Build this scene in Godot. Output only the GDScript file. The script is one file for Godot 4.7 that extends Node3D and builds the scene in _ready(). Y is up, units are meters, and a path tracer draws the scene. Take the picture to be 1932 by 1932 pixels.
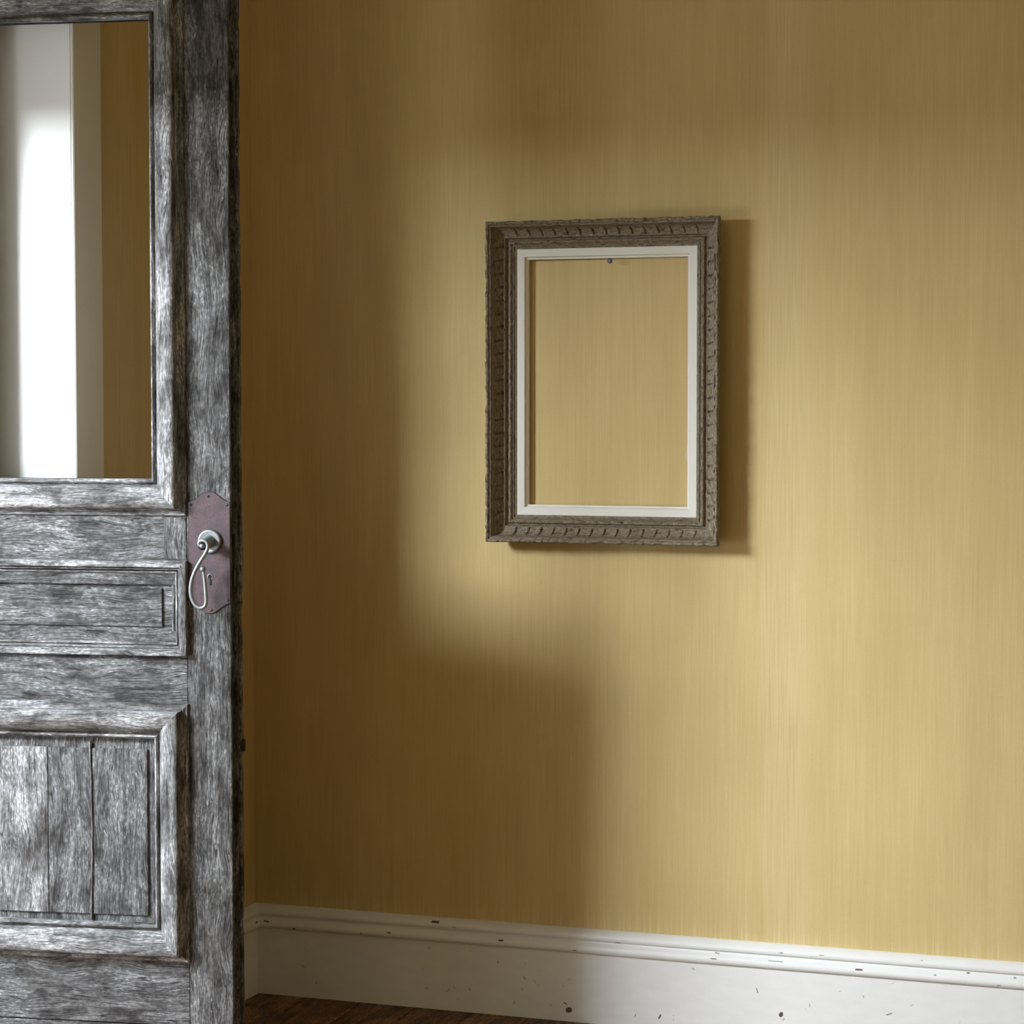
extends Node3D
# A weathered panelled door standing open in front of a yellow wall with an empty carved frame.
# Room axes: wall_back is the plane z = 0, wall_left the plane x = 0, floor y = 0; metres.

const OPEN_FAR := 0.774      # doorway in the left wall, from this z ...
const OPEN_NEAR := 2.37      # ... to this z
const OPEN_TOP := 2.17
const LEFT_THICK := 0.36
const ADDED_WIN := Vector2(4.62, 5.98)   # made-up window of the same wall, added for fill light
const BLOCKER_Y := 1.84  # lower edge of the added light-blocking board outside
const ROOM_X := 4.2
const ROOM_Z := 6.2
const ROOM_Y := 2.9

var rng := RandomNumberGenerator.new()
var M := {}

# ------------------------------------------------------------------ mesh collecting
class Shape:
	var v := PackedVector3Array()
	var n := PackedVector3Array()
	var t := PackedVector2Array()
	var i := PackedInt32Array()
	func tri(a: Vector3, b: Vector3, c: Vector3, na: Vector3, nb: Vector3, nc: Vector3, ua: Vector2, ub: Vector2, uc: Vector2) -> void:
		# clockwise seen from outside
		var k := v.size()
		var face := (b - a).cross(c - a)
		v.append_array([a, b, c]); n.append_array([na, nb, nc]); t.append_array([ua, ub, uc])
		if face.dot(na + nb + nc) > 0.0:
			i.append_array([k, k + 2, k + 1])
		else:
			i.append_array([k, k + 1, k + 2])
	func quad(a: Vector3, b: Vector3, c: Vector3, d: Vector3, na: Vector3, nb: Vector3, nc: Vector3, nd: Vector3, ua: Vector2, ub: Vector2, uc: Vector2, ud: Vector2) -> void:
		tri(a, b, c, na, nb, nc, ua, ub, uc)
		tri(a, c, d, na, nc, nd, ua, uc, ud)
	func mesh() -> ArrayMesh:
		var a := []
		a.resize(Mesh.ARRAY_MAX)
		a[Mesh.ARRAY_VERTEX] = v; a[Mesh.ARRAY_NORMAL] = n; a[Mesh.ARRAY_TEX_UV] = t; a[Mesh.ARRAY_INDEX] = i
		var m := ArrayMesh.new()
		m.add_surface_from_arrays(Mesh.PRIMITIVE_TRIANGLES, a)
		return m

# texture coordinates: u runs across the grain (0.5 m), v along it (2.2 m)
func grain_uv(p: Vector3, axis: int, off: Vector2) -> Vector2:
	var along := p[axis]
	var across := p[(axis + 1) % 3] + p[(axis + 2) % 3]
	return Vector2(across / 0.5, along / 2.2) + off

func poly(s: Shape, pts: Array, centre: Vector3, axis: int, off: Vector2) -> void:
	var nn: Vector3 = (pts[1] - pts[0]).cross(pts[2] - pts[0]).normalized()
	var mid := Vector3.ZERO
	for p in pts: mid += p
	mid /= pts.size()
	if nn.dot(mid - centre) < 0.0: nn = -nn
	for k in range(1, pts.size() - 1):
		s.tri(pts[0], pts[k], pts[k + 1], nn, nn, nn, grain_uv(pts[0], axis, off), grain_uv(pts[k], axis, off), grain_uv(pts[k + 1], axis, off))

# an offset that keeps a piece inside one repeat of its texture
func fit_off(across0: float, across1: float, along0: float, along1: float) -> Vector2:
	var a := rng.randf_range(0.01, maxf(0.02, 0.99 - (across1 - across0) / 0.5))
	var b := rng.randf_range(0.005, maxf(0.01, 0.995 - (along1 - along0) / 2.2))
	return Vector2(a - across0 / 0.5, b - along0 / 2.2)

# a box with chamfered edges
func slab(s: Shape, lo: Vector3, hi: Vector3, bev: float, axis := 1, wood := false) -> void:
	var off := Vector2.ZERO
	if wood:
		var e0 := (axis + 1) % 3
		var f0 := (axis + 2) % 3
		off = fit_off(lo[e0] + lo[f0], hi[e0] + hi[f0], lo[axis], hi[axis])
	var c := (lo + hi) * 0.5
	var h := (hi - lo) * 0.5
	var b := minf(bev, minf(h.x, minf(h.y, h.z)) * 0.9)
	var at := func(sg: Vector3, ax: int) -> Vector3:
		var p := c
		for k in 3: p[k] += sg[k] * (h[k] if k == ax else h[k] - b)
		return p
	for ax in 3:
		var e := (ax + 1) % 3
		var f := (ax + 2) % 3
		for sg in [-1.0, 1.0]:
			var q := []
			for w in [[-1.0, -1.0], [1.0, -1.0], [1.0, 1.0], [-1.0, 1.0]]:
				var d := Vector3.ZERO
				d[ax] = sg; d[e] = w[0]; d[f] = w[1]
				q.append(at.call(d, ax))
			poly(s, q, c, axis, off)
	if b <= 0.00005: return
	for ax in 3:
		var e := (ax + 1) % 3
		var f := (ax + 2) % 3
		for w in [[-1.0, -1.0], [1.0, -1.0], [1.0, 1.0], [-1.0, 1.0]]:
			var d0 := Vector3.ZERO
			var d1 := Vector3.ZERO
			d0[ax] = -1.0; d0[e] = w[0]; d0[f] = w[1]
			d1[ax] = 1.0; d1[e] = w[0]; d1[f] = w[1]
			poly(s, [at.call(d0, e), at.call(d1, e), at.call(d1, f), at.call(d0, f)], c, axis, off)
	for x in [-1.0, 1.0]:
		for y in [-1.0, 1.0]:
			for z in [-1.0, 1.0]:
				var d := Vector3(x, y, z)
				poly(s, [at.call(d, 0), at.call(d, 1), at.call(d, 2)], c, axis, off)

func profile_normals(pr: Array) -> Array:
	# for each segment: the normals at its two ends, smoothed where the profile turns gently; (outward, height)
	var seg := []
	for k in pr.size() - 1:
		var d: Vector2 = pr[k + 1] - pr[k]
		seg.append(Vector2(-d.y, d.x).normalized())
	var out := []
	for k in seg.size():
		var a: Vector2 = seg[k]
		var b: Vector2 = seg[k]
		if k > 0 and seg[k].dot(seg[k - 1]) > 0.75: a = (seg[k] + seg[k - 1]).normalized()
		if k < seg.size() - 1 and seg[k].dot(seg[k + 1]) > 0.75: b = (seg[k] + seg[k + 1]).normalized()
		out.append([a, b])
	return out

# one side of a mitred moulding laid round the rectangle r (in x, y); the profile holds (distance outward, height in z)
func mould_side(r: Rect2, side: int, pr: Array, z0 := 0.0) -> Shape:
	var s := Shape.new()
	var wide := 0.0
	var reach := 0.0
	for k in pr.size():
		reach = maxf(reach, absf(pr[k].x))
		if k > 0: wide += pr[k].distance_to(pr[k - 1])
	var c := [r.position, Vector2(r.end.x, r.position.y), r.end, Vector2(r.position.x, r.end.y)]
	var cd := [Vector2(-1, -1), Vector2(1, -1), Vector2(1, 1), Vector2(-1, 1)]
	var outw: Vector2 = [Vector2(0, -1), Vector2(1, 0), Vector2(0, 1), Vector2(-1, 0)][side]
	var A: Vector2 = c[side]; var B: Vector2 = c[(side + 1) % 4]
	var da: Vector2 = cd[side]; var db: Vector2 = cd[(side + 1) % 4]
	var dir := (B - A).normalized()
	var nn := profile_normals(pr)
	var e0 := minf(A.dot(dir), B.dot(dir)) - reach
	var e1 := maxf(A.dot(dir), B.dot(dir)) + reach
	var off := fit_off(0.0, wide, e0, e1)
	var arc := 0.0
	for k in pr.size() - 1:
		var p: Vector2 = pr[k]; var q: Vector2 = pr[k + 1]
		var arc2 := arc + p.distance_to(q)
		var a1 := A + da * p.x; var b1 := B + db * p.x
		var a2 := A + da * q.x; var b2 := B + db * q.x
		var n1 := Vector3(outw.x * nn[k][0].x, outw.y * nn[k][0].x, nn[k][0].y)
		var n2 := Vector3(outw.x * nn[k][1].x, outw.y * nn[k][1].x, nn[k][1].y)
		var uv := func(w: Vector2, ar: float) -> Vector2: return Vector2(ar / 0.5, w.dot(dir) / 2.2) + off
		s.quad(Vector3(a1.x, a1.y, z0 + p.y), Vector3(b1.x, b1.y, z0 + p.y), Vector3(b2.x, b2.y, z0 + q.y), Vector3(a2.x, a2.y, z0 + q.y), n1, n1, n2, n2, uv.call(a1, arc), uv.call(b1, arc), uv.call(b2, arc2), uv.call(a2, arc2))
		arc = arc2
	return s

# an upright post of constant section; the outline holds (x, z) and runs with its outer side to the left
func post(pr: Array, y0: float, y1: float) -> Shape:
	var s := Shape.new()
	var wide := 0.0
	for k in range(1, pr.size()): wide += pr[k].distance_to(pr[k - 1])
	var off := fit_off(0.0, wide, y0, y1)
	var nn := profile_normals(pr)
	var arc := 0.0
	for k in pr.size() - 1:
		var p: Vector2 = pr[k]; var q: Vector2 = pr[k + 1]
		var arc2 := arc + p.distance_to(q)
		var n1 := Vector3(nn[k][0].x, 0, nn[k][0].y); var n2 := Vector3(nn[k][1].x, 0, nn[k][1].y)
		s.quad(Vector3(p.x, y0, p.y), Vector3(p.x, y1, p.y), Vector3(q.x, y1, q.y), Vector3(q.x, y0, q.y), n1, n1, n2, n2, Vector2(arc / 0.5, y0 / 2.2) + off, Vector2(arc / 0.5, y1 / 2.2) + off, Vector2(arc2 / 0.5, y1 / 2.2) + off, Vector2(arc2 / 0.5, y0 / 2.2) + off)
		arc = arc2
	return s

# rows of points joined into a smooth sheet
func sheet(rows: Array, uvs: Array, flip := false) -> Shape:
	var s := Shape.new()
	var R := rows.size()
	var Cn: int = rows[0].size()
	for r in R:
		for c in Cn:
			var a: Vector3 = rows[mini(r + 1, R - 1)][c] - rows[maxi(r - 1, 0)][c]
			var b: Vector3 = rows[r][mini(c + 1, Cn - 1)] - rows[r][maxi(c - 1, 0)]
			var nn := a.cross(b).normalized()
			s.v.append(rows[r][c]); s.n.append(-nn if flip else nn); s.t.append(uvs[r][c])
	for r in R - 1:
		for c in Cn - 1:
			var k := r * Cn + c
			if flip:
				s.i.append_array([k, k + Cn, k + 1, k + 1, k + Cn, k + Cn + 1])
			else:
				s.i.append_array([k, k + 1, k + Cn, k + 1, k + Cn + 1, k + Cn])
	return s

func tube(path: Array, radii: Array, sides := 12) -> Shape:
	var rows := []
	var uvs := []
	var up := Vector3(0, 0, 1)
	for k in path.size():
		var d: Vector3 = (path[mini(k + 1, path.size() - 1)] - path[maxi(k - 1, 0)]).normalized()
		var x := up.cross(d).normalized()
		var y := d.cross(x).normalized()
		up = y
		var row := []
		var uv := []
		for j in sides + 1:
			var a := TAU * j / sides
			row.append(path[k] + (x * cos(a) + y * sin(a)) * radii[k])
			uv.append(Vector2(float(j) / sides, k * 0.1))
		rows.append(row); uvs.append(uv)
	return sheet(rows, uvs, true)

# a turned shape round the z axis: profile of (radius, z)
func lathe(pr: Array, at: Vector3, sides := 32) -> Shape:
	var s := Shape.new()
	var nn := profile_normals(pr)
	for k in pr.size() - 1:
		var p: Vector2 = pr[k]; var q: Vector2 = pr[k + 1]
		for j in sides:
			var a := TAU * j / sides
			var b := TAU * (j + 1) / sides
			var ca := Vector3(cos(a), sin(a), 0); var cb := Vector3(cos(b), sin(b), 0)
			var z := Vector3(0, 0, 1)
			var f := func(c: Vector3, w: Vector2) -> Vector3: return at + c * w.x + z * w.y
			var g := func(c: Vector3, w: Vector2) -> Vector3: return (c * w.x + z * w.y).normalized()
			s.quad(f.call(ca, p), f.call(cb, p), f.call(cb, q), f.call(ca, q), -g.call(ca, nn[k][0]), -g.call(cb, nn[k][0]), -g.call(cb, nn[k][1]), -g.call(ca, nn[k][1]), Vector2(a, p.y), Vector2(b, p.y), Vector2(b, q.y), Vector2(a, q.y))
	return s

# a flat outline given thickness along z, its front edge chamfered
func plate(outline: PackedVector2Array, z0: float, z1: float, bev: float) -> Shape:
	var s := Shape.new()
	var inner := PackedVector2Array()
	var cen := Vector2.ZERO
	for p in outline: cen += p
	cen /= outline.size()
	var off := Geometry2D.offset_polygon(outline, -bev, Geometry2D.JOIN_MITER)
	inner = off[0] if off.size() == 1 and off[0].size() == outline.size() else outline
	var idx := Geometry2D.triangulate_polygon(inner)
	var z := Vector3(0, 0, 1)
	for k in range(0, idx.size(), 3):
		var a := inner[idx[k]]; var b := inner[idx[k + 1]]; var c := inner[idx[k + 2]]
		s.tri(Vector3(a.x, a.y, z1), Vector3(b.x, b.y, z1), Vector3(c.x, c.y, z1), z, z, z, a / 0.3, b / 0.3, c / 0.3)
	var L := outline.size()
	for k in L:
		var a := outline[k]; var b := outline[(k + 1) % L]
		var e := Vector2(b.y - a.y, a.x - b.x).normalized()
		if e.dot((a + b) * 0.5 - cen) < 0.0: e = -e
		var n1 := Vector3(e.x, e.y, 0)
		s.quad(Vector3(a.x, a.y, z0), Vector3(b.x, b.y, z0), Vector3(b.x, b.y, z1), Vector3(a.x, a.y, z1), n1, n1, n1, n1, a / 0.3, b / 0.3, b / 0.3, a / 0.3)
	return s

# ------------------------------------------------------------------ nodes
func obj(called: String, s: Shape, m: Material, parent: Node = self) -> MeshInstance3D:
	var o := MeshInstance3D.new()
	o.name = called
	o.mesh = s.mesh()
	o.material_override = m
	o.cast_shadow = GeometryInstance3D.SHADOW_CASTING_SETTING_ON
	parent.add_child(o, true)
	return o

func tag(o: Node, label: String, category: String, kind := "", group := "") -> void:
	o.set_meta("label", label)
	o.set_meta("category", category)
	if kind: o.set_meta("kind", kind)
	if group: o.set_meta("group", group)

func rnd_off() -> Vector2:
	return Vector2(rng.randf(), rng.randf())

# ------------------------------------------------------------------ textures
func noise(sd: int, oct := 3, kind := FastNoiseLite.TYPE_SIMPLEX_SMOOTH) -> FastNoiseLite:
	var f := FastNoiseLite.new()
	f.seed = sd
	f.noise_type = kind
	f.frequency = 1.0
	f.fractal_octaves = oct
	f.fractal_type = FastNoiseLite.FRACTAL_FBM if oct > 1 else FastNoiseLite.FRACTAL_NONE
	return f

func image_tex(b: PackedByteArray, w: int, h: int, channels := 3) -> ImageTexture:
	var im := Image.create_from_data(w, h, false, Image.FORMAT_RGB8 if channels == 3 else Image.FORMAT_L8, b)
	return ImageTexture.create_from_image(im)

func weathered_wood(sd: int, w: int, h: int, base: float, contrast: float, tint: Vector3) -> Array:
	# silver-grey oak: crisp pores and checks along the grain, dark stains, pale scuffs
	var n1 := noise(sd, 3); var n2 := noise(sd + 1, 3); var n3 := noise(sd + 2, 3); var n4 := noise(sd + 3, 2); var n5 := noise(sd + 4, 4); var n6 := noise(sd + 5, 2); var n7 := noise(sd + 6, 2); var n8 := noise(sd + 7, 3)
	var col := PackedByteArray(); col.resize(w * h * 3)
	var hei := PackedByteArray(); hei.resize(w * h)
	for y in h:
		var fy := y * 2200.0 / h       # millimetres along the grain
		for x in w:
			var fx := x * 500.0 / w    # millimetres across
			var warp := n3.get_noise_2d(fx * 0.010, fy * 0.0035) * 14.0
			var gx := fx + warp
			var fine := n1.get_noise_2d(gx * 0.40, fy * 0.010)
			var pores := n6.get_noise_2d(gx * 0.85, fy * 0.022)
			var band := n2.get_noise_2d(gx * 0.060, fy * 0.0035)
			var patch := n3.get_noise_2d(fx * 0.012 + 40.0, fy * 0.005)
			var scuff := n4.get_noise_2d(gx * 0.50, fy * 0.065)
			var stain := n5.get_noise_2d(fx * 0.022, fy * 0.011)
			var g := base + contrast * (0.15 * fine + 0.12 * band + 0.09 * patch + 0.07 * pores)
			g -= contrast * 0.15 * smoothstep(0.08, 0.40, stain + 0.7 * fine)
			g += contrast * 0.24 * smoothstep(0.28, 0.55, scuff) * smoothstep(-0.25, 0.25, patch + 0.5 * band)
			var pore := smoothstep(0.20, 0.42, -pores) * 0.6 + smoothstep(0.26, 0.42, -fine) * 0.6
			g *= 1.0 - 0.45 * minf(pore, 1.0)
			# fine drying checks that follow the grain, and small blots
			var check := (1.0 - smoothstep(0.012, 0.035, absf(n7.get_noise_2d(gx * 0.075, fy * 0.0042)))) * smoothstep(-0.05, 0.25, n8.get_noise_2d(fx * 0.02 + 11.0, fy * 0.012))
			var blot := n8.get_noise_2d(fx * 0.13, fy * 0.07)
			g *= (1.0 - 0.5 * check) * (1.0 + 0.30 * blot)
			g = clampf(g, 0.05, 0.92)
			var warm := clampf((0.5 - g) * 0.10, -0.02, 0.04)
			var k := (y * w + x) * 3
			col[k] = int(clampf(g * tint.x + warm * 0.6, 0, 1) * 255)
			col[k + 1] = int(clampf(g * tint.y + warm * 0.25, 0, 1) * 255)
			col[k + 2] = int(clampf(g * tint.z, 0, 1) * 255)
			hei[y * w + x] = int(clampf(0.6 - 0.4 * minf(pore, 1.0) - 0.4 * check + 0.2 * fine + 0.15 * band + 0.2 * smoothstep(0.28, 0.55, scuff), 0, 1) * 255)
	return [image_tex(col, w, h), image_tex(hei, w, h, 1)]

func wood_mat(tex: Array, tone: Color, relief: float, rough := 0.8) -> StandardMaterial3D:
	var m := StandardMaterial3D.new()
	m.albedo_texture = tex[0]
	m.albedo_color = tone
	m.roughness = rough
	m.metallic_specular = 0.35
	m.heightmap_enabled = true
	m.heightmap_texture = tex[1]
	m.heightmap_scale = relief
	return m

func plain(c: Color, rough: float, metal := 0.0, spec := 0.5) -> StandardMaterial3D:
	var m := StandardMaterial3D.new()
	m.albedo_color = c
	m.roughness = rough
	m.metallic = metal
	m.metallic_specular = spec
	return m

func wall_texture() -> Array:
	# ochre colour-wash brushed on in long vertical strokes over a fine woven lining
	var w := 2048
	var h := 1024
	var n1 := noise(11, 2); var n2 := noise(12, 2); var n3 := noise(13, 3); var n4 := noise(14, 1); var n5 := noise(15, 3)
	var col := PackedByteArray(); col.resize(w * h * 3)
	var hei := PackedByteArray(); hei.resize(w * h)
	for y in h:
		var fy := (1.0 - (y + 0.5) / h) * 2900.0   # millimetres above the floor
		for x in w:
			var fx := (x + 0.5) * 2100.0 / w
			var fine := n1.get_noise_2d(fx * 0.30, fy * 0.0045)
			var stroke := n2.get_noise_2d(fx * 0.075 + 30.0, fy * 0.0018)
			var broad := n3.get_noise_2d(fx * 0.0075, fy * 0.0009)
			var weave := n4.get_noise_2d(fx * 0.5, fy * 0.35)
			var cloud := n5.get_noise_2d(fx * 0.004 + 9.0, fy * 0.003)
			var d := 0.020 * fine + 0.013 * stroke + 0.020 * broad + 0.013 * weave + 0.016 * cloud
			# pale ends of brush strokes where the wash meets the skirting
			var tip := smoothstep(0.10, 0.55, fine + 0.7 * stroke) * (1.0 - smoothstep(205.0, 232.0 + 55.0 * stroke, fy))
			var pale := clampf(0.17 * tip + 0.16 * maxf(0.0, fine) * maxf(0.0, broad), 0.0, 1.0)
			# one stroke-wide lap of thinner, greyer wash
			var lap := smoothstep(1128.0, 1146.0, fx + 9.0 * stroke) * (1.0 - smoothstep(1205.0, 1262.0, fx + 22.0 * fine + 14.0 * stroke))
			pale = clampf(pale + 0.13 * lap * (1.0 + 0.8 * fine), 0.0, 1.0)
			var r := 0.800 + d; var g := 0.708 + d * 1.0; var b := 0.490 + d * 0.95
			r = lerpf(r, 0.93, pale); g = lerpf(g, 0.88, pale); b = lerpf(b, 0.74, pale)
			var k := (y * w + x) * 3
			col[k] = int(clampf(r, 0, 1) * 255); col[k + 1] = int(clampf(g, 0, 1) * 255); col[k + 2] = int(clampf(b, 0, 1) * 255)
			hei[y * w + x] = int(clampf(0.5 + 0.35 * fine + 0.2 * weave, 0, 1) * 255)
	return [image_tex(col, w, h), image_tex(hei, w, h, 1)]

func skirting_texture() -> ImageTexture:
	# white gloss paint, scuffed and chipped; u covers 2 m of length, v 0.25 m of height from the floor up
	var w := 2048
	var h := 256
	var im := Image.create(w, h, false, Image.FORMAT_RGB8)
	var n := noise(31, 3)
	for y in h:
		for x in w:
			var d := n.get_noise_2d(x * 0.012, y * 0.03) * 0.015 + n.get_noise_2d(x * 0.3, y * 0.3) * 0.008
			im.set_pixel(x, y, Color(0.905 + d, 0.905 + d, 0.895 + d))
	var r := RandomNumberGenerator.new()
	r.seed = 77
	var mark := func(mx: float, my: float, len_: float, ang: float, wd: float, tone: float) -> void:
		# one scuff, at metres from the corner and from the floor
		var steps := int(len_ * 3000.0) + 1
		for k in steps:
			var t := (float(k) / steps - 0.5) * len_
			var px := (mx + cos(ang) * t) / 2.0 * w
			var py := (1.0 - (my + sin(ang) * t) / 0.25) * h
			for yy in range(int(py - wd), int(py + wd) + 1):
				for xx in range(int(px - wd), int(px + wd) + 1):
					if xx < 0 or yy < 0 or xx >= w or yy >= h: continue
					if Vector2(xx - px, yy - py).length() > wd: continue
					var c := im.get_pixel(xx, yy)
					var q := tone * r.randf_range(0.6, 1.0)
					im.set_pixel(xx, yy, c.lerp(Color(0.34, 0.29, 0.25), q))
	for k in 46:
		mark.call(r.randf_range(0.02, 1.95), r.randf_range(0.01, 0.14), r.randf_range(0.002, 0.009), r.randf_range(0.4, 2.6), r.randf_range(0.4, 1.0), r.randf_range(0.10, 0.42))
	for k in 20:
		mark.call(r.randf_range(0.02, 1.95), r.randf_range(0.15, 0.195), r.randf_range(0.002, 0.012), r.randf_range(-0.2, 0.2), r.randf_range(0.5, 1.4), r.randf_range(0.3, 0.8))
	mark.call(0.728, 0.025, 0.004, 0.3, 5.5, 0.8)
	mark.call(0.72, 0.038, 0.006, -0.4, 1.2, 0.7)
	mark.call(0.925, 0.028, 0.009, 1.1, 1.5, 0.85)
	mark.call(1.18, 0.055, 0.004, 1.2, 4.0, 0.45)
	mark.call(0.43, 0.190, 0.015, 0.0, 2.0, 0.75)
	mark.call(0.58, 0.163, 0.009, 0.0, 1.6, 0.8)
	mark.call(1.34, 0.162, 0.012, 0.0, 1.6, 0.8)
	mark.call(1.17, 0.165, 0.030, 0.0, 0.8, 0.4)
	mark.call(1.40, 0.075, 0.012, 0.4, 0.9, 0.5)
	mark.call(1.13, 0.10, 0.010, 1.9, 0.9, 0.5)
	return ImageTexture.create_from_image(im)

func frame_texture(w: int, h: int) -> Array:
	# old limed finish rubbed through to brown wood and a little red bole
	var n1 := noise(51, 3); var n2 := noise(52, 3); var n3 := noise(53, 2); var n4 := noise(54, 2)
	var col := PackedByteArray(); col.resize(w * h * 3)
	var hei := PackedByteArray(); hei.resize(w * h)
	for y in h:
		var fy := y * 1000.0 / h
		for x in w:
			var fx := x * 200.0 / w
			var a := n1.get_noise_2d(fx * 0.35, fy * 0.05)
			var b := n2.get_noise_2d(fx * 0.10, fy * 0.035)
			var c := n3.get_noise_2d(fx * 0.22 + 70.0, fy * 0.06)
			var d := n4.get_noise_2d(fx * 0.6, fy * 0.16)
			var g := 0.49 + 0.12 * a + 0.11 * b + 0.10 * d
			var red := smoothstep(0.25, 0.6, c) * 0.5
			var dark := smoothstep(0.22, 0.6, b + 0.3 * d)
			var rim := exp(-pow((fx - 46.0) / 7.0, 2.0))   # the proud outer rim is rubbed most
			var chip := smoothstep(0.5, 0.68, d + 0.25 * a + 0.28 * rim)
			dark = minf(1.0, dark + 0.5 * rim * smoothstep(-0.1, 0.4, b))
			var cr := lerpf(g * 1.05, 0.42, red); var cg := lerpf(g * 0.97, 0.27, red); var cb := lerpf(g * 0.82, 0.21, red)
			cr = lerpf(cr, 0.21, dark * 0.7); cg = lerpf(cg, 0.17, dark * 0.7); cb = lerpf(cb, 0.12, dark * 0.7)
			cr = lerpf(cr, 0.72, chip * 0.7); cg = lerpf(cg, 0.68, chip * 0.7); cb = lerpf(cb, 0.57, chip * 0.7)
			var k := (y * w + x) * 3
			col[k] = int(clampf(cr, 0, 1) * 255); col[k + 1] = int(clampf(cg, 0, 1) * 255); col[k + 2] = int(clampf(cb, 0, 1) * 255)
			hei[y * w + x] = int(clampf(0.5 + 0.3 * a + 0.25 * d, 0, 1) * 255)
	return [image_tex(col, w, h), image_tex(hei, w, h, 1)]

func rust_texture(w: int) -> Array:
	var n1 := noise(61, 4); var n2 := noise(62, 3); var n3 := noise(63, 2)
	var col := PackedByteArray(); col.resize(w * w * 3)
	var hei := PackedByteArray(); hei.resize(w * w)
	for y in w:
		for x in w:
			var a := n1.get_noise_2d(x * 0.02, y * 0.02); var b := n2.get_noise_2d(x * 0.09, y * 0.09); var c := n3.get_noise_2d(x * 0.3, y * 0.3)
			var rust := 0.55 * smoothstep(0.22, 0.70, b + 0.5 * a)
			var g := 0.315 + 0.05 * a + 0.025 * c
			var k := (y * w + x) * 3
			col[k] = int(clampf(lerpf(g * 1.03, 0.29, rust), 0, 1) * 255)
			col[k + 1] = int(clampf(lerpf(g * 0.88, 0.20, rust), 0, 1) * 255)
			col[k + 2] = int(clampf(lerpf(g * 0.90, 0.18, rust), 0, 1) * 255)
			hei[y * w + x] = int(clampf(0.5 + 0.25 * b + 0.25 * c, 0, 1) * 255)
	return [image_tex(col, w, w), image_tex(hei, w, w, 1)]

func materials() -> void:
	var wood := weathered_wood(101, 1024, 2048, 0.515, 1.25, Vector3(1.0, 0.985, 0.97))
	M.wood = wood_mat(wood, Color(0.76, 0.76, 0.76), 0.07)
	M.wood_pale_lit = wood_mat(wood, Color(1.0, 1.0, 1.0), 0.06)  # paler copy; on mouldings it stands for the stronger light they catch
	var wt := wall_texture()
	M.wall = wood_mat(wt, Color(1, 1, 1), 0.012, 0.62)
	M.white = plain(Color(0.90, 0.90, 0.885), 0.42)
	M.ceiling = plain(Color(0.88, 0.87, 0.84), 0.85)
	M.skirting = plain(Color(1, 1, 1), 0.38)
	M.skirting.albedo_texture = skirting_texture()
	var ft := frame_texture(512, 1024)
	M.frame = wood_mat(ft, Color(1, 1, 1), 0.05, 0.75)
	M.liner = plain(Color(0.89, 0.88, 0.84), 0.7)
	var rt := rust_texture(512)
	M.plate = wood_mat(rt, Color(1, 1, 1), 0.01, 0.55)
	M.plate.metallic = 0.25
	M.iron = plain(Color(0.56, 0.575, 0.575), 0.44, 0.8)
	M.dark_iron = plain(Color(0.20, 0.185, 0.16), 0.55, 0.6)
	M.black = plain(Color(0.02, 0.02, 0.02), 0.9)
	M.nail = plain(Color(0.40, 0.43, 0.46), 0.5, 0.8)
	M.glass = StandardMaterial3D.new()
	M.glass.albedo_color = Color(0.50, 0.55, 0.53, 0.005)
	M.glass.transparency = BaseMaterial3D.TRANSPARENCY_ALPHA
	M.glass.roughness = 0.02
	M.glass.metallic_specular = 0.06
	var boards := []
	for k in 3:
		var c: Color = [Color(1.0, 0.72, 0.50), Color(0.92, 0.66, 0.45), Color(1.0, 0.76, 0.54)][k]
		boards.append(wood_mat(wood, c, 0.03, 0.5))
	M.boards = boards
	M.paving = plain(Color(0.62, 0.61, 0.59), 0.9)

# ------------------------------------------------------------------ the room
func structure(called: String, s: Shape, m: Material, label: String, category: String) -> MeshInstance3D:
	var o := obj(called, s, m)
	tag(o, label, category, "structure")
	return o

func wall_box(s: Shape, lo: Vector3, hi: Vector3, face: int) -> void:
	# face: the axis the seen side is across; u = 2.1 m along the wall, v = 2.9 m up
	var c := (lo + hi) * 0.5
	for ax in 3:
		var e := (ax + 1) % 3
		var f := (ax + 2) % 3
		for sg in [0, 1]:
			var q := []
			for w in [[0, 0], [1, 0], [1, 1], [0, 1]]:
				var p := Vector3.ZERO
				p[ax] = hi[ax] if sg else lo[ax]
				p[e] = hi[e] if w[0] else lo[e]
				p[f] = hi[f] if w[1] else lo[f]
				q.append(p)
			var nn := Vector3.ZERO
			nn[ax] = 1.0 if sg else -1.0
			var uv := func(p: Vector3) -> Vector2:
				var a: float = p.x if face == 2 else p.z + 0.6
				return Vector2(a / 2.1, 1.0 - p.y / 2.9)
			s.quad(q[0], q[1], q[2], q[3], nn, nn, nn, nn, uv.call(q[0]), uv.call(q[1]), uv.call(q[2]), uv.call(q[3]))

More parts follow.
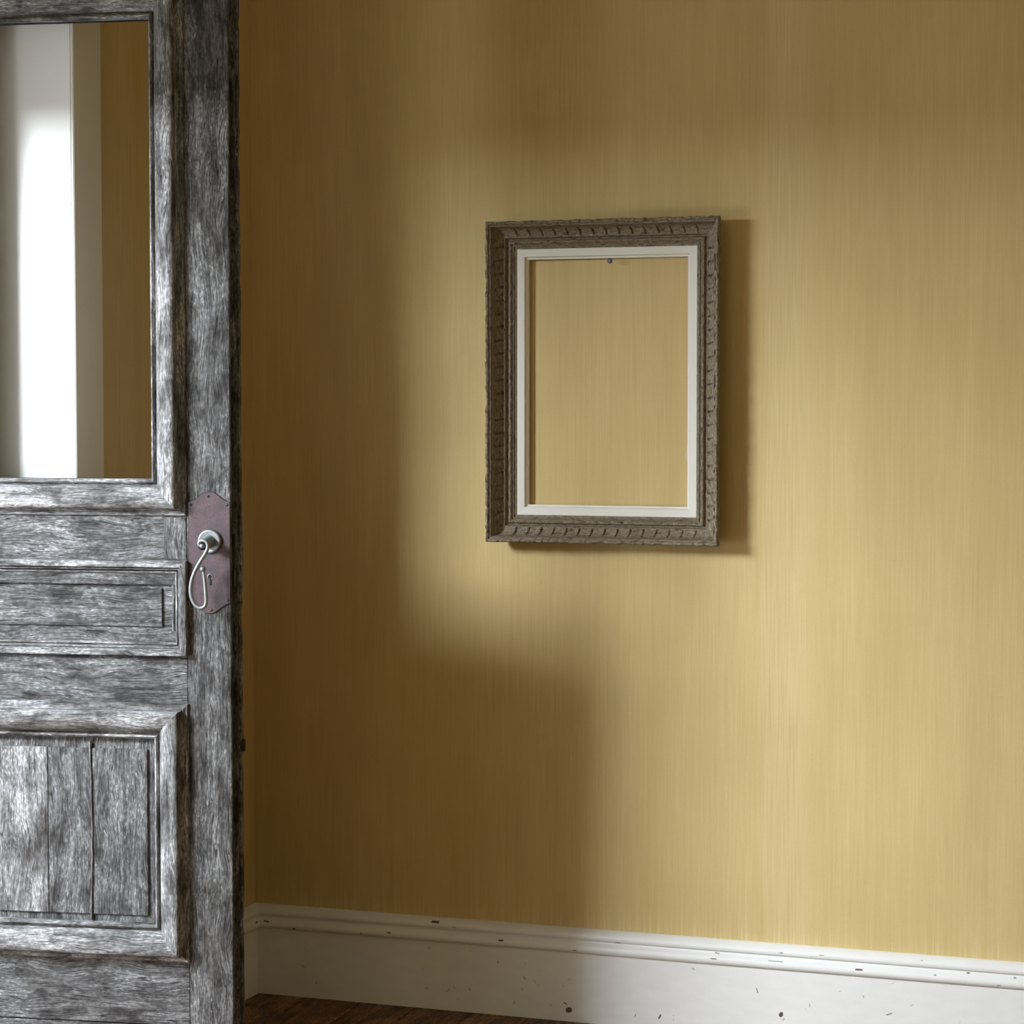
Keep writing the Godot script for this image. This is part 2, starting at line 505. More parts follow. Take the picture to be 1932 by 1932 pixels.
func skirting(s: Shape, from: Vector3, to: Vector3, inward: Vector3) -> void:
	# a moulded skirting board swept along a wall; profile (out from wall, height)
	var pr := [Vector2(0.013, 0.0), Vector2(0.013, 0.1465), Vector2(0.0175, 0.1475), Vector2(0.0215, 0.1505), Vector2(0.0232, 0.1555), Vector2(0.0225, 0.1605), Vector2(0.0195, 0.1655), Vector2(0.0155, 0.1695), Vector2(0.0135, 0.1725), Vector2(0.0135, 0.1755), Vector2(0.0175, 0.1765), Vector2(0.0192, 0.1795), Vector2(0.0188, 0.1845), Vector2(0.0155, 0.1895), Vector2(0.0095, 0.1935), Vector2(0.0045, 0.1965), Vector2(0.0, 0.1975)]
	var nn := profile_normals(pr)
	var L := from.distance_to(to)
	for k in pr.size() - 1:
		var p: Vector2 = pr[k]; var q: Vector2 = pr[k + 1]
		var n1: Vector3 = -(inward * nn[k][0].x + Vector3.UP * nn[k][0].y); var n2: Vector3 = -(inward * nn[k][1].x + Vector3.UP * nn[k][1].y)
		var up := Vector3.UP
		var d := (to - from).normalized()
		# the end at the corner of the two walls is mitred
		s.quad(from + d * p.x + inward * p.x + up * p.y, to + inward * p.x + up * p.y, to + inward * q.x + up * q.y, from + d * q.x + inward * q.x + up * q.y, n1, n1, n2, n2, Vector2(p.x / 2.0, 1.0 - p.y / 0.25), Vector2(L / 2.0, 1.0 - p.y / 0.25), Vector2(L / 2.0, 1.0 - q.y / 0.25), Vector2(q.x / 2.0, 1.0 - q.y / 0.25))

func build_room() -> void:
	var s := Shape.new()
	wall_box(s, Vector3(-LEFT_THICK, 0, -0.2), Vector3(ROOM_X + 0.2, ROOM_Y, 0), 2)
	structure("wall_back", s, M.wall, "ochre yellow wall with vertical brush strokes behind the empty frame", "wall")
	s = Shape.new()
	wall_box(s, Vector3(-LEFT_THICK, 0, 0), Vector3(0, ROOM_Y, OPEN_FAR - 0.02), 0)
	wall_box(s, Vector3(-LEFT_THICK, 0, OPEN_NEAR + 0.02), Vector3(0, ROOM_Y, ADDED_WIN.x), 0)
	wall_box(s, Vector3(-LEFT_THICK, 0, ADDED_WIN.x), Vector3(0, 0.8, ADDED_WIN.y), 0)
	wall_box(s, Vector3(-LEFT_THICK, 2.25, ADDED_WIN.x), Vector3(0, ROOM_Y, ADDED_WIN.y), 0)
	wall_box(s, Vector3(-LEFT_THICK, 0, ADDED_WIN.y), Vector3(0, ROOM_Y, ROOM_Z), 0)
	wall_box(s, Vector3(-LEFT_THICK, OPEN_TOP + 0.02, OPEN_FAR - 0.02), Vector3(0, ROOM_Y, OPEN_NEAR + 0.02), 0)
	structure("wall_left", s, M.wall, "ochre yellow side wall in shade behind the open door", "wall")
	s = Shape.new()
	wall_box(s, Vector3(ROOM_X, 0, 0), Vector3(ROOM_X + 0.2, ROOM_Y, ROOM_Z), 0)
	structure("wall_right", s, M.wall, "ochre yellow wall opposite the doorway", "wall")
	s = Shape.new()
	wall_box(s, Vector3(-LEFT_THICK, 0, ROOM_Z), Vector3(ROOM_X + 0.2, ROOM_Y, ROOM_Z + 0.2), 2)
	structure("wall_front", s, M.wall, "ochre yellow wall facing the empty frame", "wall")
	s = Shape.new()
	slab(s, Vector3(-LEFT_THICK, ROOM_Y, -0.2), Vector3(ROOM_X + 0.2, ROOM_Y + 0.15, ROOM_Z + 0.2), 0.0)
	structure("ceiling", s, M.ceiling, "plain white ceiling over the yellow room", "ceiling")
	# floor: a dark sub-floor with boards laid along z
	s = Shape.new()
	slab(s, Vector3(-LEFT_THICK, -0.12, -0.2), Vector3(ROOM_X + 0.2, -0.022, ROOM_Z + 0.2), 0.0)
	var fl := structure("floor", s, M.boards[1], "brown wooden board floor along the skirting", "floor")
	var wdt := 0.128
	var k := 0
	var x := 0.0
	while x < ROOM_X - 0.01:
		var z := 0.0
		var first := rng.randf_range(0.9, 2.4)
		while z < ROOM_Z - 0.01:
			var z2 := minf(ROOM_Z, z + (first if z == 0.0 else 2.1))
			var b := Shape.new()
			var top := rng.randf_range(-0.0012, 0.0)
			slab(b, Vector3(x + 0.0008, -0.022, z + 0.0006), Vector3(minf(x + wdt, ROOM_X) - 0.0008, top, z2 - 0.0006), 0.0018, 2, true)
			obj("floor_board", b, M.boards[k % 3], fl)
			k += 1 + rng.randi() % 2
			z = z2
		x += wdt
	s = Shape.new()
	skirting(s, Vector3(0, 0, 0), Vector3(ROOM_X, 0, 0), Vector3(0, 0, 1))
	structure("baseboard_back", s, M.skirting, "scuffed white moulded skirting board under the empty frame", "baseboard")
	s = Shape.new()
	skirting(s, Vector3(0, 0, 0), Vector3(0, 0, OPEN_FAR - 0.105), Vector3(1, 0, 0))
	structure("baseboard_left", s, M.skirting, "short white skirting board beside the open door", "baseboard")
	# white lining and flat casing of the doorway
	var tr := Node3D.new()
	tr.name = "trim_1"
	add_child(tr)
	tag(tr, "white painted lining and casing of the doorway behind the door glass", "door casing", "structure")
	s = Shape.new(); slab(s, Vector3(-LEFT_THICK, 0, OPEN_FAR - 0.02), Vector3(0.0, OPEN_TOP + 0.02, OPEN_FAR), 0.001); obj("jamb_lining", s, M.white, tr)
	s = Shape.new(); slab(s, Vector3(-LEFT_THICK, 0, OPEN_NEAR), Vector3(0.0, OPEN_TOP + 0.02, OPEN_NEAR + 0.02), 0.001); obj("jamb_lining", s, M.white, tr)
	s = Shape.new(); slab(s, Vector3(-LEFT_THICK, OPEN_TOP, OPEN_FAR), Vector3(0.0, OPEN_TOP + 0.02, OPEN_NEAR), 0.001); obj("head_lining", s, M.white, tr)
	s = Shape.new(); slab(s, Vector3(0, 0, OPEN_FAR - 0.105), Vector3(0.006, OPEN_TOP + 0.1, OPEN_FAR), 0.002); obj("casing_board", s, M.white, tr)
	s = Shape.new(); slab(s, Vector3(0, 0, OPEN_NEAR), Vector3(0.006, OPEN_TOP + 0.1, OPEN_NEAR + 0.105), 0.002); obj("casing_board", s, M.white, tr)
	s = Shape.new(); slab(s, Vector3(0, OPEN_TOP, OPEN_FAR), Vector3(0.006, OPEN_TOP + 0.1, OPEN_NEAR), 0.002); obj("casing_head", s, M.white, tr)
	s = Shape.new(); slab(s, Vector3(-0.345, 0.0, OPEN_FAR), Vector3(-0.302, OPEN_TOP, OPEN_FAR + 0.07), 0.003); obj("hanging_post", s, M.white, tr)
	# made-up casement window, added to bring fill light into the room
	var wn := Node3D.new()
	wn.name = "window_1"
	add_child(wn)
	wn.position = Vector3(0, 0.8, ADDED_WIN.x)
	tag(wn, "added white casement window in the yellow side wall, out of view, for fill light", "window", "structure")
	var wz := ADDED_WIN.y - ADDED_WIN.x
	for a in [[0.0, 0.06], [wz - 0.06, wz], [wz * 0.5 - 0.035, wz * 0.5 + 0.035]]:
		s = Shape.new(); slab(s, Vector3(-0.14, 0.0, a[0]), Vector3(-0.08, 1.45, a[1]), 0.004); obj("added_window_stile", s, M.white, wn)
	for a in [[0.0, 0.07], [0.70, 0.74], [1.39, 1.45]]:
		s = Shape.new(); slab(s, Vector3(-0.135, a[0], 0.03), Vector3(-0.085, a[1], wz - 0.03), 0.004, 2); obj("added_window_rail", s, M.white, wn)
	# added board outside the doorway, cuts daylight to the upper wall
	s = Shape.new(); slab(s, Vector3(-0.47, BLOCKER_Y, 0.3), Vector3(-0.43, 2.5, 2.9), 0.004, 2)
	structure("added_trim_3", s, M.white, "added white board outside the doorway that blocks daylight from the upper wall", "light_blocker")
	# made-up yard wall, put behind the area lights outside
	s = Shape.new(); slab(s, Vector3(-3.4, -0.02, 3.12), Vector3(-LEFT_THICK - 0.01, 1.74, 3.32), 0.01, 2)
	structure("added_wall_yard", s, M.paving, "added pale wall outside the doorway behind the area lights", "wall")
	# the ground outside the doorway
	s = Shape.new()
	slab(s, Vector3(-9.0, -0.14, -4.0), Vector3(-LEFT_THICK, -0.02, 10.0), 0.0)
	structure("trim_2", s, M.paving, "pale stone paving outside the doorway", "paving")

# ------------------------------------------------------------------ the door
const DOOR_W := 0.625
const DOOR_H := 2.14

func bolection() -> Array:
	return [Vector2(0.0, -0.030), Vector2(0.0, -0.004), Vector2(0.0015, 0.001), Vector2(0.0045, 0.0035), Vector2(0.0075, 0.0015), Vector2(0.0090, -0.004), Vector2(0.0115, -0.005), Vector2(0.0122, 0.003), Vector2(0.0150, 0.0105), Vector2(0.0190, 0.0165), Vector2(0.0245, 0.0215), Vector2(0.0310, 0.0255), Vector2(0.0380, 0.0282), Vector2(0.0450, 0.0292), Vector2(0.0495, 0.0284), Vector2(0.0525, 0.0262), Vector2(0.0538, 0.0225), Vector2(0.0540, 0.0120), Vector2(0.0560, 0.0110), Vector2(0.0565, 0.0085), Vector2(0.0590, 0.0085), Vector2(0.0605, 0.0060), Vector2(0.0655, 0.0055), Vector2(0.0670, 0.0030), Vector2(0.0672, 0.0)]

func build_door() -> void:
	var d := Node3D.new()
	d.name = "door_1"
	add_child(d)
	d.position = Vector3(0.3241, 0.0, 0.7799)
	d.rotation.y = deg_to_rad(9.0)
	tag(d, "weathered grey panelled wooden door standing open, with glazed upper light and lever handle", "door", "structure")
	var T := 0.042
	var s: Shape
	# stiles and rails; local x runs to the lock edge (0), y up, z out of the weathered face
	s = Shape.new(); slab(s, Vector3(-DOOR_W, 0.008, -T), Vector3(-DOOR_W + 0.0825, DOOR_H, 0.0), 0.0022, 1, true); obj("stile", s, M.wood, d)
	# the lock stile has a hollowed meeting edge
	var prof := [Vector2(-0.0825, -0.010), Vector2(-0.0825, 0.0), Vector2(-0.0024, 0.0), Vector2(-0.0008, -0.0008), Vector2(0.0, -0.0024), Vector2(0.0, -0.0055)]
	for k in range(0, 13):
		var a := PI * k / 12.0
		prof.append(Vector2(-0.0195 * sin(a), -0.0215 + 0.0155 * cos(a)))
	prof.append_array([Vector2(0.0, -0.0385), Vector2(0.0, -T), Vector2(-0.0825, -T)])
	obj("stile", post(prof, 0.008, DOOR_H), M.wood, d)
	var L := -DOOR_W + 0.083
	var R := -0.0832
	for a in [[2.045, DOOR_H], [0.965, 1.105], [0.735, 0.880], [0.1515, 0.30], [0.008, 0.1495]]:
		s = Shape.new(); slab(s, Vector3(L, a[0], -T), Vector3(R, a[1], -0.0006), 0.0012, 0, true); obj("rail", s, M.wood, d)
	# end of the through tenon showing beside the lock stile
	s = Shape.new(); slab(s, Vector3(-0.1268, 1.0120, -0.012), Vector3(-0.0836, 1.0885, 0.0001), 0.0009, 1, true); obj("tenon", s, M.wood, d)
	# bolection mouldings round the light and the lower panel
	for r in [Rect2(-0.475, 1.1585, 0.325, 0.834), Rect2(-0.4765, 0.3370, 0.328, 0.3440)]:
		for side in 4:
			obj("moulding", mould_side(r, side, bolection()), M.wood_pale_lit, d)
	# glazing bead on the room side of the light
	for side in 4:
		obj("glazing_bead", mould_side(Rect2(-0.475, 1.1585, 0.325, 0.834), side, [Vector2(0.070, -T), Vector2(0.066, -T - 0.008), Vector2(0.050, -T - 0.018), Vector2(0.030, -T - 0.020), Vector2(0.012, -T - 0.014), Vector2(0.002, -T - 0.006), Vector2(0.0, -T + 0.004), Vector2(0.0, -0.0225)]), M.wood, d)
	# flat-edged moulding round the narrow panel
	var small := [Vector2(0.0, -0.012), Vector2(0.0008, -0.0040), Vector2(0.0030, -0.0022), Vector2(0.0050, -0.0030), Vector2(0.0056, -0.0085), Vector2(0.0074, -0.0085), Vector2(0.0080, -0.0010), Vector2(0.0100, 0.0028), Vector2(0.0122, 0.0030), Vector2(0.0128, -0.0040), Vector2(0.0146, -0.0040), Vector2(0.0152, 0.0050), Vector2(0.0166, 0.0082), Vector2(0.0182, 0.0084), Vector2(0.0187, 0.0030), Vector2(0.0196, 0.0030), Vector2(0.0200, 0.0130), Vector2(0.0210, 0.0142), Vector2(0.0310, 0.0142), Vector2(0.0322, 0.0132), Vector2(0.0326, 0.0)]
	var r2 := Rect2(-0.512, 0.8685, 0.398, 0.1090)
	for side in 4:
		obj("moulding", mould_side(r2, side, small), M.wood_pale_lit, d)
	s = Shape.new(); slab(s, Vector3(-0.52, 0.86, -0.030), Vector3(-0.105, 0.985, -0.0080), 0.001, 0, true)
	var np := obj("panel", s, M.wood, d)
	s = Shape.new(); slab(s, Vector3(-0.4925, 0.8878, -0.009), Vector3(-0.1325, 0.9582, -0.0035), 0.0008, 0, true)
	obj("raised_field", s, M.wood, np)
	# lower panel: a sunk margin and a raised field of shrunken vertical boards
	s = Shape.new(); slab(s, Vector3(-0.485, 0.328, -0.034), Vector3(-0.140, 0.690, -0.0145), 0.001, 1, true)
	var lp := obj("panel", s, M.wood, d)
	var cuts := [-0.4605, -0.3575, -0.2725, -0.1648]
	for k in 3:
		s = Shape.new()
		var x0: float = cuts[k] + (0.0012 if k == 2 else 0.0003)
		var x1: float = cuts[k + 1] - (0.0006 if k == 1 else 0.0003)
		slab(s, Vector3(x0, 0.3507, -0.018), Vector3(x1, 0.6600, -0.0085 - 0.0006 * k), 0.0010, 1, true)
		obj("panel_board", s, [M.wood_pale_lit, M.wood, M.wood][k], lp)
	# split edge standing proud along the open joint
	var rows := []; var uvs := []
	for k in 40:
		var t := k / 39.0
		var y := lerpf(0.340, 0.672, t)
		var cx := -0.2742 + 0.0030 * sin(t * 3.3 - 0.2) - 0.0010 * t + 0.0003 * sin(t * 41.0)
		var row := []; var uv := []
		for w in [Vector2(-0.0018, -0.016), Vector2(-0.0016, -0.0072), Vector2(0.0, -0.0062), Vector2(0.0012, -0.0074), Vector2(0.0013, -0.016)]:
			row.append(Vector3(cx + w.x + rng.randf_range(-0.0002, 0.0002), y, w.y)); uv.append(Vector2(w.x / 0.1 + 0.35 + 0.22 * t, y / 2.2))
		rows.append(row); uvs.append(uv)
	obj("split_edge", sheet(rows, uvs, true), M.wood_pale_lit, lp)
	# glass of the upper light
	s = Shape.new(); slab(s, Vector3(-0.480, 1.150, -0.0215), Vector3(-0.145, 2.000, -0.0185), 0.0); obj("glass_pane", s, M.glass, d)
	# worn rebate lip along the back of the meeting edge
	rows = []; uvs = []
	var nl := noise(91, 2)
	for k in 181:
		var y := 0.008 + (DOOR_H - 0.008) * k / 180.0
		var o := 0.0052 + 0.0011 * nl.get_noise_1d(y * 9.0)
		if nl.get_noise_1d(y * 23.0 + 60.0) > 0.32: o -= 0.0016
		if y > 0.93 and y < 1.12: o += 0.0012
		var row := []; var uv := []
		for w in [Vector2(-0.06, -T + 0.0005), Vector2(o - 0.0012, -T + 0.0005), Vector2(o, -T - 0.0008), Vector2(o, -T - 0.0115), Vector2(o - 0.0015, -T - 0.013), Vector2(-0.06, -T - 0.013)]:
			row.append(Vector3(w.x, y, w.y)); uv.append(Vector2((w.x + w.y) / 0.5 + 0.6, y / 2.2))
		rows.append(row); uvs.append(uv)
	obj("rebate_lip", sheet(rows, uvs, true), M.wood, d)
	s = Shape.new(); slab(s, Vector3(-0.016, 0.912, -0.034), Vector3(-0.0060, 1.130, -0.009), 0.0006); 
	var fp := obj("lock_faceplate", s, M.dark_iron, d)
	s = Shape.new(); slab(s, Vector3(-0.008, 1.035, -0.029), Vector3(0.0040, 1.058, -0.015), 0.001); obj("latch_bolt", s, M.dark_iron, fp)
	s = Shape.new(); slab(s, Vector3(-0.008, 0.962, -0.028), Vector3(0.0012, 0.992, -0.016), 0.001); obj("dead_bolt", s, M.dark_iron, fp)
	s = Shape.new(); slab(s, Vector3(0.001, 0.6555, -0.054), Vector3(0.0098, 0.6785, -0.043), 0.0008); obj("catch", s, M.dark_iron, d)
	build_lock(d)

func arc_points(a: PackedVector2Array, c: Vector2, r: float, from: float, to: float, steps: int) -> void:
	for k in steps + 1:
		var t := deg_to_rad(lerpf(from, to, float(k) / steps))
		a.append(c + Vector2(cos(t), sin(t)) * r)

func build_lock(d: Node3D) -> void:
	# rust-mauve iron back plate with shaped ends
	var cx := -0.0400
	var hw := 0.0393
	var yt := 1.1170
	var yb := 0.9340
	var half := [Vector2(0.0, 0.0195), Vector2(0.006, 0.0190), Vector2(0.012, 0.0165), Vector2(0.018, 0.0125), Vector2(0.0235, 0.0080), Vector2(0.0285, 0.0046), Vector2(0.0330, 0.0024), Vector2(0.0365, 0.0010), Vector2(0.0393, 0.0)]
	var o := PackedVector2Array()
	for k in half.size(): o.append(Vector2(cx + half[k].x, yt + half[k].y))
	for k in half.size(): o.append(Vector2(cx + half[half.size() - 1 - k].x, yb - half[half.size() - 1 - k].y))
	for k in range(1, half.size()): o.append(Vector2(cx - half[k].x, yb - half[k].y))
	for k in range(0, half.size() - 1): o.append(Vector2(cx - half[half.size() - 1 - k].x, yt + half[half.size() - 1 - k].y))
	var lp := obj("lock_plate", plate(o, 0.0, 0.0028, 0.0006), M.plate, d)
	for q in [Vector2(cx + 0.0340, yt - 0.0045), Vector2(cx + 0.0345, yb + 0.0050), Vector2(cx + 0.0035, yb - 0.0135)]:
		obj("screw", lathe([Vector2(0.0, 0.0036), Vector2(0.0016, 0.0035), Vector2(0.0026, 0.0030), Vector2(0.0028, 0.0024)], Vector3(q.x, q.y, 0.0), 14), M.dark_iron, lp)
	for q in [Vector2(cx - 0.0335, yt - 0.0050), Vector2(cx - 0.0005, yt + 0.0105)]:
		obj("screw_hole", lathe([Vector2(0.0, 0.0030), Vector2(0.0024, 0.0030), Vector2(0.0026, 0.0020)], Vector3(q.x, q.y, 0.0), 14), M.black, lp)  # black disc, its colour stands for the shade in the hole
	# keyhole with a thin raised rim, part of it broken away
	var rim := []; var rr := []
	for k in 19:
		var a := deg_to_rad(lerpf(-50.0, 215.0, k / 18.0))
		rim.append(Vector3(-0.0385 + cos(a) * 0.0046, 0.9815 + sin(a) * 0.0050, 0.0030)); rr.append(0.0009)
	obj("keyhole_rim", tube(rim, rr, 8), M.iron, lp)
	var kh := PackedVector2Array()
	arc_points(kh, Vector2(-0.0376, 0.9812), 0.0033, -60.0, 240.0, 12)
	kh.append(Vector2(-0.0398, 0.9660)); kh.append(Vector2(-0.0352, 0.9655))
	obj("keyhole", plate(kh, 0.0025, 0.0031, 0.0), M.black, lp)  # solid black piece, coloured to stand for the dark inside
	# lever handle: rosette, neck, wrought lever ending in a ball
	var hc := Vector3(-0.0385, 1.0460, 0.0028)
	var ro := obj("handle_rosette", lathe([Vector2(0.0, 0.0062), Vector2(0.0175, 0.0060), Vector2(0.0190, 0.0064), Vector2(0.0208, 0.0058), Vector2(0.0220, 0.0040), Vector2(0.0224, 0.0015), Vector2(0.0222, 0.0)], hc, 40), M.iron, d)
	var neck := []; var nr := []
	for k in 10:
		var t := k / 9.0
		neck.append(hc + Vector3(-0.0008 * t, -0.0045 * t, 0.004 + 0.036 * t))
		nr.append(lerpf(0.0118, 0.0098, smoothstep(0.0, 0.5, t)))
	obj("handle_neck", tube(neck, nr, 20), M.iron, ro)
	var pts := [Vector2(-0.0400, 1.0399), Vector2(-0.0452, 1.0418), Vector2(-0.0448, 1.0470), Vector2(-0.0405, 1.0500), Vector2(-0.0345, 1.0497), Vector2(-0.0297, 1.0450), Vector2(-0.0292, 1.0370), Vector2(-0.0329, 1.0282), Vector2(-0.0394, 1.0185), Vector2(-0.0481, 1.0052), Vector2(-0.0561, 0.9898), Vector2(-0.0613, 0.9745), Vector2(-0.0631, 0.9592), Vector2(-0.0612, 0.9453), Vector2(-0.0548, 0.9332), Vector2(-0.0458, 0.9280), Vector2(-0.0379, 0.9304), Vector2(-0.0346, 0.9388), Vector2(-0.0352, 0.9568), Vector2(-0.0372, 0.9776), Vector2(-0.0393, 0.9928), Vector2(-0.0403, 0.9976)]
	var path := []; var rad := []
	for k in pts.size() - 1:
		for j in 5:
			var t := j / 5.0
			var p: Vector2 = pts[k].cubic_interpolate(pts[k + 1], pts[maxi(k - 1, 0)], pts[mini(k + 2, pts.size() - 1)], t)
			var g := (k + t) / (pts.size() - 1)
			path.append(Vector3(p.x, p.y, 0.047 - 0.006 * smoothstep(0.25, 0.7, g)))
			rad.append(0.0027 + 0.0006 * smoothstep(0.05, 0.2, g) + 0.0003 * sin(g * PI) - 0.0008 * smoothstep(0.85, 1.0, g))
	obj("handle_lever", tube(path, rad, 14), M.iron, ro)
	for b in [[Vector3(-0.0403, 0.9985, 0.041), 0.0058], [Vector3(-0.0393, 1.0403, 0.047), 0.0050]]:
		var pr := []
		for k in 13:
			var a := PI * 0.5 - PI * k / 12.0
			pr.append(Vector2(maxf(cos(a), 0.0) * b[1], sin(a) * b[1]))
		obj("handle_ball", lathe(pr, b[0], 20), M.iron, ro)

# ------------------------------------------------------------------ the empty frame on its nail
const FR := Rect2(0.5620, 1.0085, 0.4955, 0.6620)

func carved_rail(side: int) -> Shape:
	var base := [Vector2(0.012, 0.028), Vector2(0.005, 0.034), Vector2(0.0015, 0.048), Vector2(0.0, 0.058), Vector2(0.0, 0.064), Vector2(0.0008, 0.0675), Vector2(0.0028, 0.0695), Vector2(0.0052, 0.0692), Vector2(0.0068, 0.0672), Vector2(0.0076, 0.0645), Vector2(0.0086, 0.0640), Vector2(0.0098, 0.0648), Vector2(0.0110, 0.0638), Vector2(0.0118, 0.0612)]
	for k in range(1, 13):
		var a := PI * 0.5 * k / 12.0
		base.append(Vector2(0.0118 + 0.0190 * (1.0 - cos(a)), 0.0612 - 0.0270 * sin(a)))
	base.append_array([Vector2(0.0318, 0.0348), Vector2(0.0330, 0.0345), Vector2(0.0338, 0.0300), Vector2(0.0350, 0.0258), Vector2(0.0376, 0.0256), Vector2(0.0388, 0.0312), Vector2(0.0402, 0.0325), Vector2(0.0425, 0.0328), Vector2(0.0448, 0.0318), Vector2(0.0458, 0.0276), Vector2(0.0474, 0.0268), Vector2(0.0484, 0.0296), Vector2(0.0500, 0.0294), Vector2(0.0510, 0.0256), Vector2(0.0528, 0.0274), Vector2(0.0545, 0.0266), Vector2(0.0556, 0.0250), Vector2(0.0560, 0.0170)])
	var c := [FR.position, Vector2(FR.end.x, FR.position.y), FR.end, Vector2(FR.position.x, FR.end.y)]
	var A: Vector2 = c[side]; var B: Vector2 = c[(side + 1) % 4]
	var dir := (B - A).normalized()
	var inw := Vector2(-dir.y, dir.x)
	var L := A.distance_to(B)
	var n := int(L / 0.0012)
	var nz := noise(300 + side, 2); var nb := noise(320 + side, 1)
	var rows := []; var uvs := []
	var off := Vector2(rng.randf(), rng.randf())
	var arc := 0.0
	for r in base.size():
		var p: Vector2 = base[r]
		if r > 0: arc += p.distance_to(base[r - 1])
		var row := []; var uv := []
		for j in n + 1:
			var l := p.x + (L - 2.0 * p.x) * j / n
			var q := p.x; var h := p.y
			# rim: beads with chipped hollows between them
			if r >= 2 and r <= 10:
				var u := fposmod(l + 0.006 * side, 0.048) / 0.048
				var bead := exp(-pow((u - 0.5) / 0.10, 2.0))
				var chip := smoothstep(0.15, 0.55, nb.get_noise_1d(l * 55.0))
				var edge := minf(1.0, minf(l, L - l) / 0.02)
				h += edge * (0.0016 * bead - 0.0022 * chip * (1.0 - bead))
				q += edge * (0.0014 * (1.0 - bead) * smoothstep(0.1, 0.5, nb.get_noise_1d(l * 31.0 + 40.0)) - 0.0006 * bead) * (1.0 if r <= 6 else 0.3)
			# hollow: gadroon cuts, each a short curved gouge
			if r >= 16 and r <= 25:
				var t := (r - 16) / 9.0
				var lc := l - 0.004 * sin(t * PI * 0.5) * (1.0 if side == 0 else -1.0)
				var u := fposmod(lc - 0.013, 0.0275) - 0.01375
				var cut := exp(-pow(u / 0.0016, 2.0)) * smoothstep(0.0, 0.2, t) * (1.0 - smoothstep(0.85, 1.0, t))
				var swell := 0.0008 * cos(u / 0.01375 * PI)
				if l > 0.05 and l < L - 0.05: h += swell - 0.0062 * cut
			# inner band: small scallops
			if r >= 31 and r <= 34:
				h -= 0.0016 * smoothstep(0.3, 1.0, cos(l / 0.0262 * TAU)) 
			var wob := nz.get_noise_2d(l * 160.0, p.x * 900.0) * 0.00045
			q += nz.get_noise_2d(l * 60.0, p.x * 300.0 + 50.0) * 0.0002
			var w := A + dir * l + inw * q
			row.append(Vector3(w.x, w.y, h + wob)); uv.append(Vector2(arc / 0.2, l + off.y * 0.3))
		rows.append(row); uvs.append(uv)
	return sheet(rows, uvs, false)

func build_frame() -> void:
	var f := Node3D.new()
	f.name = "picture_frame"
	add_child(f)
	f.position = Vector3(FR.get_center().x, FR.position.y, 0.0)
	tag(f, "empty carved grey-brown picture frame with white liner hanging on the yellow wall", "picture frame")
	var back := -f.position
	for side in 4:
		var o := obj("frame_rail", carved_rail(side), M.frame, f)
		o.position = back
	# white slip inside the carved moulding; profile measured outward from its inner edge
	var ln := [Vector2(0.0005, 0.004), Vector2(0.0, 0.0150), Vector2(0.0005, 0.0162), Vector2(0.0042, 0.0168), Vector2(0.0046, 0.0180), Vector2(0.0052, 0.0222), Vector2(0.0060, 0.0232), Vector2(0.0205, 0.0250), Vector2(0.0225, 0.0250), Vector2(0.026, 0.018), Vector2(0.026, 0.006)]
	var inner := FR.grow(-0.0770)
	var right_liner: Node3D
	for side in 4:
		var o := obj("liner_rail", mould_side(inner, side, ln), M.liner, f)
		o.position = back
		if side == 1: right_liner = o
	# splinter lifting from the inner edge of the liner
	var sp := tube([Vector3(inner.end.x + 0.0006, 1.215, 0.0150), Vector3(inner.end.x - 0.0004, 1.200, 0.0160), Vector3(inner.end.x - 0.0011, 1.187, 0.0168), Vector3(inner.end.x - 0.0004, 1.179, 0.0160)], [0.0002, 0.0006, 0.0007, 0.0003], 6)
	obj("splinter", sp, M.liner, right_liner)
	var nail := Node3D.new()
	nail.name = "nail"
	add_child(nail)
	nail.position = Vector3(0.8195, inner.end.y - 0.0032, 0.0)
	tag(nail, "small steel nail in the yellow wall holding the empty frame", "nail")
	obj("nail_shank", tube([Vector3(0, 0, -0.012), Vector3(0, 0, 0.004), Vector3(0, -0.0004, 0.030)], [0.0020, 0.0022, 0.0022], 12), M.nail, nail)
	obj("nail_head", lathe([Vector2(0.0, 0.0024), Vector2(0.0030, 0.0021), Vector2(0.0048, 0.0012), Vector2(0.0055, 0.0), Vector2(0.0048, -0.0012), Vector2(0.0, -0.0014)], Vector3(0, -0.0030, 0.0295), 20), M.nail, nail)

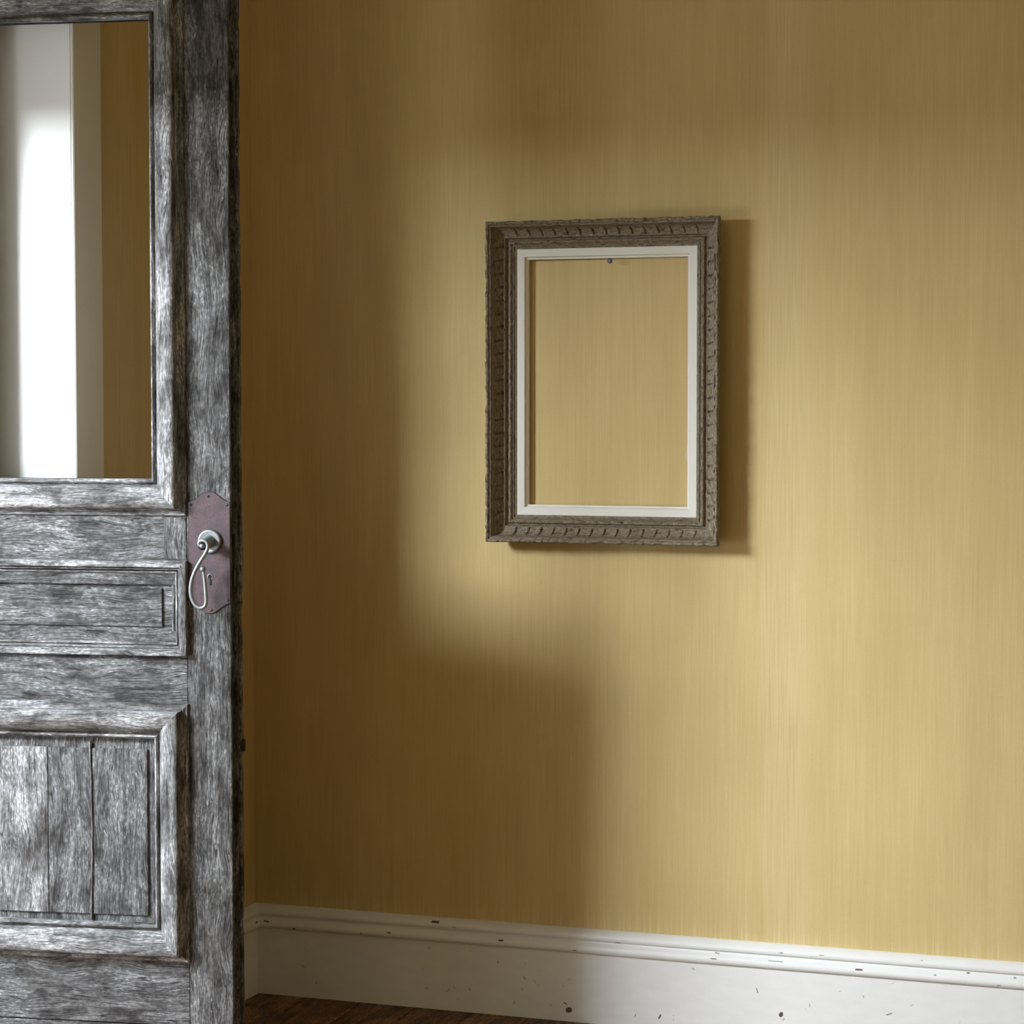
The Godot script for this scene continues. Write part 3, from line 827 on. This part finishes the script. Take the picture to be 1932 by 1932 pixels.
func area_light(called: String, at: Vector3, towards: Vector3, size: Vector2, energy: float) -> void:
	var l := AreaLight3D.new()
	l.name = called
	l.area_size = size
	l.area_normalize_energy = false
	l.light_color = Color(0.93, 0.965, 1.0)
	l.light_energy = energy
	l.area_range = 25.0
	l.shadow_enabled = true
	add_child(l)
	l.look_at_from_position(at, towards)

# ------------------------------------------------------------------
func _ready() -> void:
	rng.seed = 20240611
	var cam := Camera3D.new()
	cam.name = "camera"
	cam.fov = 25.3227
	cam.near = 0.05
	cam.position = Vector3(2.1381, 1.3, 4.5256)
	cam.rotation = Vector3(deg_to_rad(-2.778), deg_to_rad(18.7946), 0.0)
	add_child(cam)
	cam.current = true
	# overcast daylight
	var env := Environment.new()
	var sky := Sky.new()
	var sm := ProceduralSkyMaterial.new()
	sm.sky_top_color = Color(0.80, 0.86, 0.95)
	sm.sky_horizon_color = Color(0.86, 0.90, 0.95)
	sm.ground_bottom_color = Color(0.45, 0.45, 0.45)
	sm.ground_horizon_color = Color(0.6, 0.6, 0.6)
	sm.sun_angle_max = 0.0
	sky.sky_material = sm
	env.background_mode = Environment.BG_SKY
	env.sky = sky
	env.background_energy_multiplier = 6.0
	env.tonemap_mode = Environment.TONE_MAPPER_LINEAR
	env.tonemap_exposure = 1.0
	env.sdfgi_enabled = true
	env.ssao_enabled = true
	env.ssil_enabled = true
	var we := WorldEnvironment.new()
	we.name = "environment"
	we.environment = env
	add_child(we)
	# area lights: one stands in for daylight through the doorway;
	# a low fill and a fill in the made-up window are added
	area_light("doorway_daylight", Vector3(-1.47, 2.14, 3.0), Vector3(0.39, 2.14, 0.0), Vector2(1.0, 0.64), 40.5)  # unseen area light in place of the sky outside the doorway
	area_light("added_low_fill", Vector3(-1.02, 0.65, 3.0), Vector3(0.84, 0.65, 0.0), Vector2(0.36, 0.55), 7.0)  # added low fill light, fitted to the wall brightness
	area_light("added_window_fill", Vector3(-0.20, 1.52, 5.30), Vector3(2.0, 1.52, 5.30), Vector2(1.30, 1.40), 5.6)  # added fill light inside the made-up window
	materials()
	build_room()
	build_door()
	build_frame()
